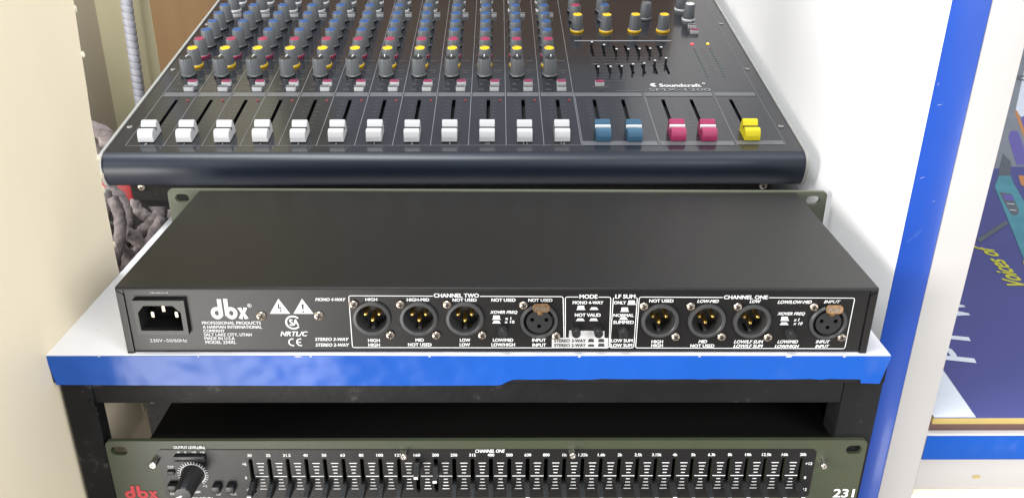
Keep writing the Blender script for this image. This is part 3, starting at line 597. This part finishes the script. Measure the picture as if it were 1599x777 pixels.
# ================================================================ GRAPHIC EQUALISER IN THE RACK
Q = empty('graphic_equaliser', (0, -.004, -.1495), label='olive fronted graphic equaliser with rows of black sliders, mounted in the rack', cat='rack unit')
ez = .1495
xs = [-.1541+.01146*i for i in range(31)]
zt, zb_ = -.0736+ez, -.1002+ez
slots = [slot(0, 0, .0001, .0001)] and [[(x+.0013*cos(rad(a)), zt-.0013+.0013*sin(rad(a))) for a in range(0, 181, 30)]+[(x+.0013*cos(rad(a)), zb_+.0013+.0013*sin(rad(a))) for a in range(180, 361, 30)] for x in xs]
eo = loop_round(-.2415, .2290, 0, .0889, .0035)
ears = [slot(x, y, .0102, .0064) for x in (-.2337, .2213) for y in (.0817, .0072)]
link('faceplate', plate('faceplate', eo, ears+slots, -.0030, 0, 'olive'), Q, (0, 0, 0), UP)
inlo = [(-.2105+.002, -.0668+ez), (.1978-.002, -.0672+ez), (.1978, -.0692+ez), (.1978, -.1028+ez), (.196, -.1046+ez), (-.2085, -.1040+ez), (-.2105, -.1020+ez), (-.2105, -.0688+ez)]
link('inlay', plate('inlay', inlo, slots, .0001, .0005, 'inlay'), Q, (0, 0, 0), UP)
link('chassis', boxm('chassis', -.2168, .2120, .0125, .21, .002, .0855, 'lid', .0005), Q)
link('front_cavity', boxm('front_cavity', -.2160, .2040, .0110, .0124, .003, .084, 'void'), Q)
link('cavity_top', boxm('cavity_top', -.2168, .2120, .0032, .0126, .0840, .0856, 'lid'), Q)
print_text(Q, [(s, x, y+ez*1000, w, h, st) for s, x, y, w, h, st in EQ_TXT], .0007, 'ink')
labs = ['20', '25', '31.5', '40', '50', '63', '80', '100', '125', '160', '200', '250', '315', '400', '500', '630', '800', '1k', '1.25k', '1.6k', '2k', '2.5k', '3.15k', '4k', '5k', '6.3k', '8k', '10k', '12.5k', '16k', '20k']
print_text(Q, [(s, x*1000, -70.8+ez*1000, .2+1.32*len(s)-(.8 if '.' in s else 0), 2.15, 'b') for s, x in zip(labs, xs)], .0007, 'ink')
for x in xs[:-1]:
    c = x+.00605; P_ = []
    for j, (z, w) in enumerate(zip((-77, -79.5, -82, -84.5, -87, -89.4, -91.9, -94.4, -96.9), (4.5, 3.6, 3.0, 2.5, 8.0, 2.5, 3.0, 3.6, 4.5))):
        hh = .00029 if j != 4 else .00030
        P_.append([(c-w*k/2, z*k+ez-hh), (c+w*k/2, z*k+ez-hh), (c+w*k/2, z*k+ez+hh), (c-w*k/2, z*k+ez+hh)])
    link('scale_marks', flat('scale_marks', P_, 0, 'ink'), Q, (0, -.0007, 0), UP)
# slider: blade sticking out of its slot, white line across its end
bl = mesh('slider', [(-.0011, -.003, -.006), (.0011, -.003, -.006), (.0011, .003, -.006), (-.0011, .003, -.006), (-.0015, -.0034, .002), (.0015, -.0034, .002), (.0015, .0036, .002), (-.0015, .0036, .002),
    (-.0013, -.0017, .0118), (.0013, -.0017, .0118), (.0013, .0014, .0118), (-.0013, .0014, .0118)],
    [(0, 1, 2, 3), (0, 4, 5, 1), (1, 5, 6, 2), (2, 6, 7, 3), (3, 7, 4, 0), (4, 8, 9, 5), (5, 9, 10, 6), (6, 10, 11, 7), (7, 11, 8, 4), (8, 9, 10, 11)], 'plastic')
tip = boxm('white_line', -.00125, .00125, -.0011, .0004, .0117, .0123, 'ink', .0002)
random.seed(5)
for i, x in enumerate(xs):
    z = -.0957+random.uniform(-.0001, .0002)
    if i == 0: z = -.0937
    if i in (15, 23): z = -.0950
    if i == 9: z = -.0792
    if i == 10: z = -.0822
    s = link('slider', bl, Q, (x, 0, z+ez), UP); link('white_line', tip, s)
# hex post screws
hexb = lathe('hex_screw', [(.0021, 0), (.0021, .0045), (.0017, .0051), (.0011, .0051), (.0010, .0044), (0, .0042)], 'steel', 18)
for x, z in ((-.2126, -.0752), (-.0587, -.0692), (.0454, -.0689), (.2025, -.0772)): link('hex_screw', hexb, Q, (x, -.0001, z+ez), UP)
# level control at the left
link('level_meter', boxm('level_meter', -.2002, -.1812, -.0028, -.0003, -.0742+ez, -.0704+ez, 'plastic', .0004), Q)
for i in range(4): link('meter_window', boxm('meter_window', -.1990+.0044*i, -.1954+.0044*i, -.0031, -.0027, -.0738+ez, -.0727+ez, 'void'), Q)
kx, kz = -.1908, -.0853+ez
tick = []
for i in range(25):
    a = rad(-50+280*i/24); r0, r1 = .0080, .0096
    u = Vector((cos(a), sin(a))); v = Vector((-sin(a), cos(a)))*.00028
    tick.append([u*r0-v, u*r1-v, u*r1+v, u*r0+v])
link('dial_marks', flat('dial_marks', tick+arc(0, 0, .0074, .0080, -50, 230, 40), 0, 'ink'), Q, (kx, -.0008, kz), UP)
kb = lathe('level_knob', [(.0074, .0004), (.0070, .0030), (.0062, .0062), (.0056, .0190), (.0050, .0202), (.0040, .0203), (0, .0203)], 'plastic', 48, 12, .05)
kn = link('level_knob', kb, Q, (kx, 0, kz), UP)
link('pointer', boxm('pointer', -.0006, .0006, .0006, .0050, .0202, .0206, 'ink', .0001), kn, (0, 0, 0), (0, 0, rad(118)))
for x0, x1, z0, z1, d in ((-.2062, -.2016, -.0846, -.0822, .0022), (-.2070, -.2015, -.0966, -.0918, .0040), (-.1793, -.1745, -.0975, -.0925, .0045), (-.1706, -.1656, -.0975, -.0925, .0045)):
    link('push_button', boxm('push_button', x0, x1, -d, -.0004, z0+ez, z1+ez, 'plastic', .0005), Q)
link('logo', logo(.0205, .0100, 'redink'), Q, (-.2358, -.0003, -.1043+ez), UP)
print_text(Q, [('231', 220.4, -101.6+ez*1000, 13.6, 6.6, 'b')], .0003, 'ink')

# ================================================================ MIXING CONSOLE
K = empty('mixing_console', (-.033, .190, .0615), (rad(10.5), 0, 0), label='charcoal twelve channel mixing console with white faders, behind the rack unit', cat='mixing console')
K.matrix_world = Matrix.Translation((-.033, .190, .0615)) @ Matrix.Rotation(rad(-.33), 4, 'Y') @ Matrix.Rotation(rad(10.5), 4, 'X')
DW = .2655; DB = .435
ch = [-.2385+.02915*i for i in range(12)]
master = [(.1133, 'b'), (.1376, 'b'), (.1717, 'r'), (.1957, 'r'), (.2294, 'y')]
allx = ch+[m_[0] for m_ in master]
def vslot(x, y0, y1, w): return [(x-w/2, y0), (x+w/2, y0), (x+w/2, y1), (x-w/2, y1)]
geq_x = [((GEQ[i][0][0]+GEQ[i][1][0])/2*k, GEQ[i][1][1]*k, GEQ[i][0][1]*k) for i in range(14)]
holes = [vslot(x, .0125, .0915, .0030) for x in allx]+[vslot(x, a, b2, .0024) for x, a, b2 in geq_x]
link('panel', plate('panel', [(-DW, .0002), (DW, .0002), (DW, DB), (-DW, DB)], holes, -.0015, 0, 'cons'), K)
link('slot_bed', boxm('slot_bed', -DW+.002, DW-.002, .004, DB-.002, -.0085, -.0065, 'void'), K)
lip = [(0, 0), (-.0030, -.0005), (-.0060, -.0018), (-.0085, -.0041), (-.0100, -.0072), (-.0106, -.0110), (-.0104, -.0150), (-.0094, -.0195), (-.0076, -.0235), (-.0052, -.0258), (-.0025, -.0264), (.02, -.0200), (.02, -.0016), (.0, -.0016)]
lipf = []
for i in range(10):
    a, b2 = lip[i], lip[i+1]; lipf += [a, ((a[0]+b2[0])/2*1.0, (a[1]+b2[1])/2)]
lipf += lip[10:]
link('front_lip', ext('front_lip', lipf, -DW, DW, 'lip'), K)
link('body', boxm('body', -DW+.001, DW-.001, .021, DB-.001, -.030, -.0095, 'lip'), K)
link('rear_upstand', boxm('rear_upstand', -DW+.001, DW-.001, DB+.0005, DB+.02, -.06, .028, 'cons', .002), K)
cheek = [(-.0005, .0010), (-.0034, .0004), (-.0066, -.0010), (-.0093, -.0034), (-.0110, -.0069), (-.0117, -.0110), (-.0114, -.0152), (-.0103, -.0199), (-.0084, -.0242), (-.0056, -.0268), (-.002, -.0274), (.03, -.031), (DB+.02, -.040), (DB+.02, .0012)]
for sg in (-1, 1):
    a, b2 = sorted((sg*(DW+.0003), sg*(DW+.0026))); link('end_cheek', ext('end_cheek', cheek, a, b2, 'cheek'), K)
bx0 = -.2565+.0
link('base_box', ext('base_box', [(.009, -.0262), (.009, -.0462), (.030, -.0672), (.40, -.1358), (.40, -.0310), (.022, -.0310)], -.2565, .2480, 'core', False), K)
link('base_front', boxm('base_front', -.2565, .2480, .006, .0088, -.0462, -.0262, 'core', .0004), K)
for x, y in ((-.2475, -.0337), (.2415, -.0337)): put_screw(K, (x, .0058, y), .4, sc=1.15)
# printed bands and dividers
def rect(x0, x1, y0, y1): return [(x0, y0), (x1, y0), (x1, y1), (x0, y1)]
def kprint(name, polys, m, z=.00025): link(name, flat(name, polys, z, m), K)
bands = [rect(x-.0137, x+.0137, .0972, .1052) for x in ch]+[rect(.0967, .1553, .0972, .1045), rect(.1578, .2158, .0975, .1050), rect(.2178, .2530, .0980, .1052)]
kprint('printed_bands', bands, 'band')
kprint('printed_bands', [rect(.0978, .1556, .0096, .0165), rect(.1580, .2150, .0096, .0165), rect(.2172, .2540, .0104, .0170)], 'band')
kprint('divider_lines', [rect(x-.0148-.0002, x-.0148+.0002, .0100, .34) for x in ch]+[rect(.0962, .0966, .010, .34)], 'dimink')
kprint('divider_lines', [rect(.0973, .0976, .0096, .105), rect(.1566, .1569, .0096, .105), rect(.1572, .1575, .0096, .105), rect(.2163, .2166, .0096, .105), rect(.2170, .2173, .0096, .105), rect(.2545, .2548, .0096, .33), rect(-.2533, .0965, .0098, .0101), rect(.106, .2005, .2215, .2238)], 'dimink')
# fader scale ticks
tk = []
for x in allx:
    for j in range(11):
        y = .022+.0066*j; tk.append(rect(x-.0075, x-.0035, y-.00012, y+.00012)); tk.append(rect(x+.0030, x+.0065, y-.00012, y+.00012))
kprint('fader_scales', tk, 'faintink')
tk = []
for x in ch:
    c = x-.0040
    for y in (.1405, .163, .185, .208, .2305, .2525, .275, .297):
        for j in range(11):
            a = rad(-45+270*j/10); u = Vector((cos(a), sin(a))); v = Vector((-sin(a), cos(a)))*.00014
            o_ = Vector((c, y)); tk.append([tuple(o_+u*.0074-v), tuple(o_+u*.0090-v), tuple(o_+u*.0090+v), tuple(o_+u*.0074+v)])
    for y in (.1215, .133, .152, .174): tk.append(rect(x+.0040, x+.0115, y-.00015, y+.00015))
kprint('dial_marks', tk, 'dimink')
def kt(rows, m, z=.0003):
    for s, x, y, w, h, st in rows:
        me = textm(s, w*k, h*k, st); me.materials.clear(); me.materials.append(M[m]); link('lettering', me, K, (x*k, y*k, z))
kt([('Soundcraft', 191.2, 119.3, 36.5, 6.0, 'b')], 'ink')
kt([('SMX-1200', 189.4, 110.6, 54, 5.4, 'b')], 'dimink')
kt([('MIXING CONSOLE', 147.8, 107.6, 26, 2.4, 'n'), ('PHANTOM', 121, 115.6, 13, 2.2, 'n'), ('GROUP 1-2', 126, 12.9, 22, 3.2, 'n'), ('MONITOR', 187, 12.9, 24, 3.2, 'n'), ('MASTER', 238, 13.5, 20, 3.2, 'n')], 'faintink')
kt([(str(i+1), x*1000, 12.6, 1.6*(1+(i > 8)), 2.6, 'n') for i, x in enumerate(ch)], 'dimink')
kt([('PFL', x*1000-6.2, 122.0, 3.6, 2.0, 'n') for x in ch]+[('MUTE', x*1000-6.6, 111, 4.6, 2.0, 'n') for x in ch], 'faintink')
kt([('+15', x*1000+8, 147, 3.4, 1.9, 'n') for x in ch]+[('-15', x*1000-11.4, 147, 3.0, 1.9, 'n') for x in ch]+[('PAN', x*1000-4, 130.8, 4.2, 1.9, 'n') for x in ch], 'faintink')
link('maker_mark', flat('maker_mark', [[(x, y) for x, y in p] for p in arc(.1686, .1203, .0016, .0034, 60, 300, 16)]+[circ(.1676, .1200, .0014, 12)], .0003, 'ink'), K)
link('maker_mark', flat('maker_mark', arc(.2127, .1236, .0009, .0014, 0, 360, 14), .0003, 'ink'), K)
# faders
prof = [(-.0104, .0000), (-.0104, .0030), (-.0096, .0060), (-.0080, .0082), (-.0060, .0090), (-.0034, .0084), (-.0012, .0070), (-.0002, .0070), (.0008, .0088), (.0030, .0112), (.0048, .0116), (.0062, .0108), (.0080, .0060), (.0086, .0)]
def cap(name, m): 
    me = ext(name, prof, -.0059, .0059, m, False); bm = bmesh.new(); bm.from_mesh(me)
    bmesh.ops.bevel(bm, geom=[e for e in bm.edges if not (abs(e.verts[0].co.x-e.verts[1].co.x) < 1e-6 and e.verts[0].co.z < .003)], offset=.00035, segments=2, affect='EDGES', clamp_overlap=True)
    bm.to_mesh(me); bm.free(); me.polygons.foreach_set('use_smooth', [True]*len(me.polygons)); me.set_sharp_from_angle(angle=rad(30)); return me
caps = {c: cap('fader_cap', m_) for c, m_ in (('w', 'wcap'), ('b', 'bcap'), ('r', 'rcap'), ('y', 'ycap'))}
linew = boxm('cap_line', -.00600, .00600, -.0012, .0010, .0050, .0086, 'ink', .0002); lineb = boxm('cap_line', -.00598, .00598, -.0012, .0003, .0050, .0077, 'void', .0001)
fstem = boxm('fader_stem', -.0006, .0006, -.003, .003, -.0064, .0006, 'void')
random.seed(9)
for x, c in [(x, 'w') for x in ch]+master:
    y = {'w': .0252, 'b': .0256, 'r': .0260, 'y': .0266}[c]
    f = link('fader', caps[c], K, (x-.0004+(.0008 if c != 'w' else 0), y+random.uniform(-.0003, .0003), .0006))
    link('cap_line', linew if c in 'br' else lineb, f); link('fader_stem', fstem, f)
# knobs
kh = .0172; kr = .0057
kprofile = [(kr+.0007, .0004), (kr+.0007, .0022), (kr+.0001, .0028), (kr-.0004, kh-.0012), (kr-.0009, kh), (kr-.0013, kh-.0003), (0, kh-.0003)]
kbody = lathe('knob', kprofile, 'kgrey', 64, 16, .045)
ksk = {}; kcp = {}
for c in ('kyel', 'kred', 'kblue', 'kblk', 'kwht', 'kgrey'):
    ksk[c] = lathe('knob_skirt', [(kr+.0010, .0002), (kr+.0011, .0006), (kr+.0010, .0021), (kr+.0006, .0024)], c, 28)
    kcp[c] = lathe('knob_cap', [(kr-.0013, kh-.0003), (kr-.0014, kh+.0002), (kr-.0022, kh+.0004), (0, kh+.0004)], c, 28)
kpt = boxm('pointer', -.0004, .0004, .0010, kr-.0002, kh+.0001, kh+.0007, 'kwht', .0001)
kpd = boxm('pointer', -.0004, .0004, .0010, kr-.0004, kh+.0001, kh+.0006, 'kgrey', .0001)
def knob(x, y, c, ang, skirt=None, sc=1.0):
    q = link('knob', kbody, K, (x, y, 0), (0, 0, ang)); q.scale = (sc, sc, 1)
    link('knob_cap', kcp[c], q); link('pointer', kpt if c in ('kblk',) else kpd, q)
    if skirt: link('knob_skirt', ksk[skirt], q)
for i, x in enumerate(ch):
    c = x-.0040
    knob(c, .1405, 'kblk', random.uniform(-.25, .15), 'kblk', 1.06)
    knob(c, .1630, 'kyel', random.uniform(.9, 1.5) if i else .5, 'kyel')
    knob(c, .1850, 'kred', random.uniform(.9, 1.4), 'kred')
    for y in (.2080, .2305, .2525, .2750): knob(c, y, 'kblue', random.uniform(.6, 1.5), 'kblk')
    knob(c, .3055, 'kwht', random.uniform(-.5, .5), 'kwht')
    knob(c, .3300, 'kwht', random.uniform(-.5, .5), 'kwht')
for x, y, c, s_ in ((.1103, .2485, 'kyel', 'kyel'), (.1392, .2480, 'kyel', 'kyel'), (.1678, .2490, 'kyel', 'kyel'), (.1962, .2490, 'kyel', 'kyel'), (.1103, .2755, 'kred', 'kblk'), (.1398, .2765, 'kblue', 'kblk'),
                  (.1832, .2825, 'kgrey', 'kgrey'), (.2272, .2795, 'kwht', 'kwht'), (.2246, .3090, 'kwht', 'kwht'), (.1106, .303, 'kblue', 'kblk'), (.1400, .304, 'kblue', 'kblk')):
    knob(x, y, c, random.uniform(.4, 1.3), s_)
# buttons
def kbtn(x, y, top, w=.0078, d=.0044, h=.0034):
    q = link('push_button', bpy.data.meshes.get('bwhite') or boxm('bwhite', -w/2, w/2, -d/2, d/2, -.0004, h, 'wcap', .0003), K, (x, y, 0))
    link('button_top', bpy.data.meshes.get('top_'+top) or boxm('top_'+top, -w/2+.0002, w/2-.0002, -d/2+.0002, d/2-.0002, h+.0001, h+.0008, top, .0002), q)
for x in ch:
    kbtn(x+.0052, .1215, 'bred'); kbtn(x+.0048, .1105, 'bgrey'); kbtn(x+.0028, .2890, 'bgrey')
kbtn(.1208, .1205, 'bred'); kbtn(.2270, .2580, 'bgrey'); kbtn(.2268, .2435, 'bred')
led = lathe('led', [(.0013, 0), (.0013, .0004), (.0008, .0010), (0, .0012)], 'ledoff', 12)
for i, x in enumerate(ch): link('led', led, K, (x+.0098, .0892, .0001))
ledg = lathe('meter_led', [(.0009, 0), (.0009, .0002), (0, .0004)], 'ledgreen', 10); ledd = lathe('meter_led_off', [(.0009, 0), (.0009, .0002), (0, .0004)], 'ledoff', 10)
for x in (.2193, .2346):
    for j in range(12): link('meter_led', ledd if j < 1 else ledg, K, (x, .2030-.0058*j, .0001))
    kprint('meter_marks', [rect(x+.006 if x < .23 else x-.0085, x+.0085 if x < .23 else x-.006, .2030-.0058*j-.00015, .2030-.0058*j+.00015) for j in range(12)], 'faintink')
lit = lathe('lit_led', [(.0013, 0), (.0013, .0004), (.0008, .0009), (0, .0011)], 'ledr', 14); lit2 = lathe('lit_led_amber', [(.0013, 0), (.0013, .0004), (.0008, .0009), (0, .0011)], 'ledy', 14)
link('led', lit, K, (.2194, .2146, .0001)); link('led', lit2, K, (.2346, .2152, .0001))
# small graphic equaliser of the console
gs = mesh('small_slider', [(-.0008, -.002, -.006), (.0008, -.002, -.006), (.0008, .002, -.006), (-.0008, .002, -.006), (-.0008, -.0010, .0060), (.0008, -.0010, .0060), (.0008, .0008, .0060), (-.0008, .0008, .0060)],
    [(0, 1, 2, 3), (4, 5, 6, 7), (0, 1, 5, 4), (1, 2, 6, 5), (2, 3, 7, 6), (3, 0, 4, 7)], 'kblk')
gt = boxm('slider_tip', -.0009, .0009, -.0011, .0009, .0060, .0067, 'kwht', .0001)
for (x, a, b2), yb in zip(geq_x, GEQ_B): q = link('small_slider', gs, K, (x, min(max(yb*k, a+.002), b2+.002), 0)); link('slider_tip', gt, q)
g0, g1 = geq_x[0][0]-.004, geq_x[6][0]+.005
kprint('equaliser_grid', [rect(g0, g1, y-.0001, y+.0001) for y in (.1675, .1740, .1810, .1880, .1965, .2035, .1290, .1360, .1430, .1500, .1570, .1640)], 'faintink')
kprint('equaliser_grid', [rect(geq_x[j][0]-.002, geq_x[j][0]+.002, .1655, .1670) for j in range(7)], 'faintink')
# panel screws
ksc = scr_me.copy(); ksc.materials.clear(); ksc.materials.append(M['cheek'])
for x, y in ((-.2622, .0412), (-.2622, .1538), (-.2622, .2660), (.2605, .0412), (.2605, .1552), (.2605, .2690)):
    s = put_screw(K, (x+(.0015 if x < 0 else -.0015), y, .0001), .5, (0, 0, 0), .78); s.data = ksc
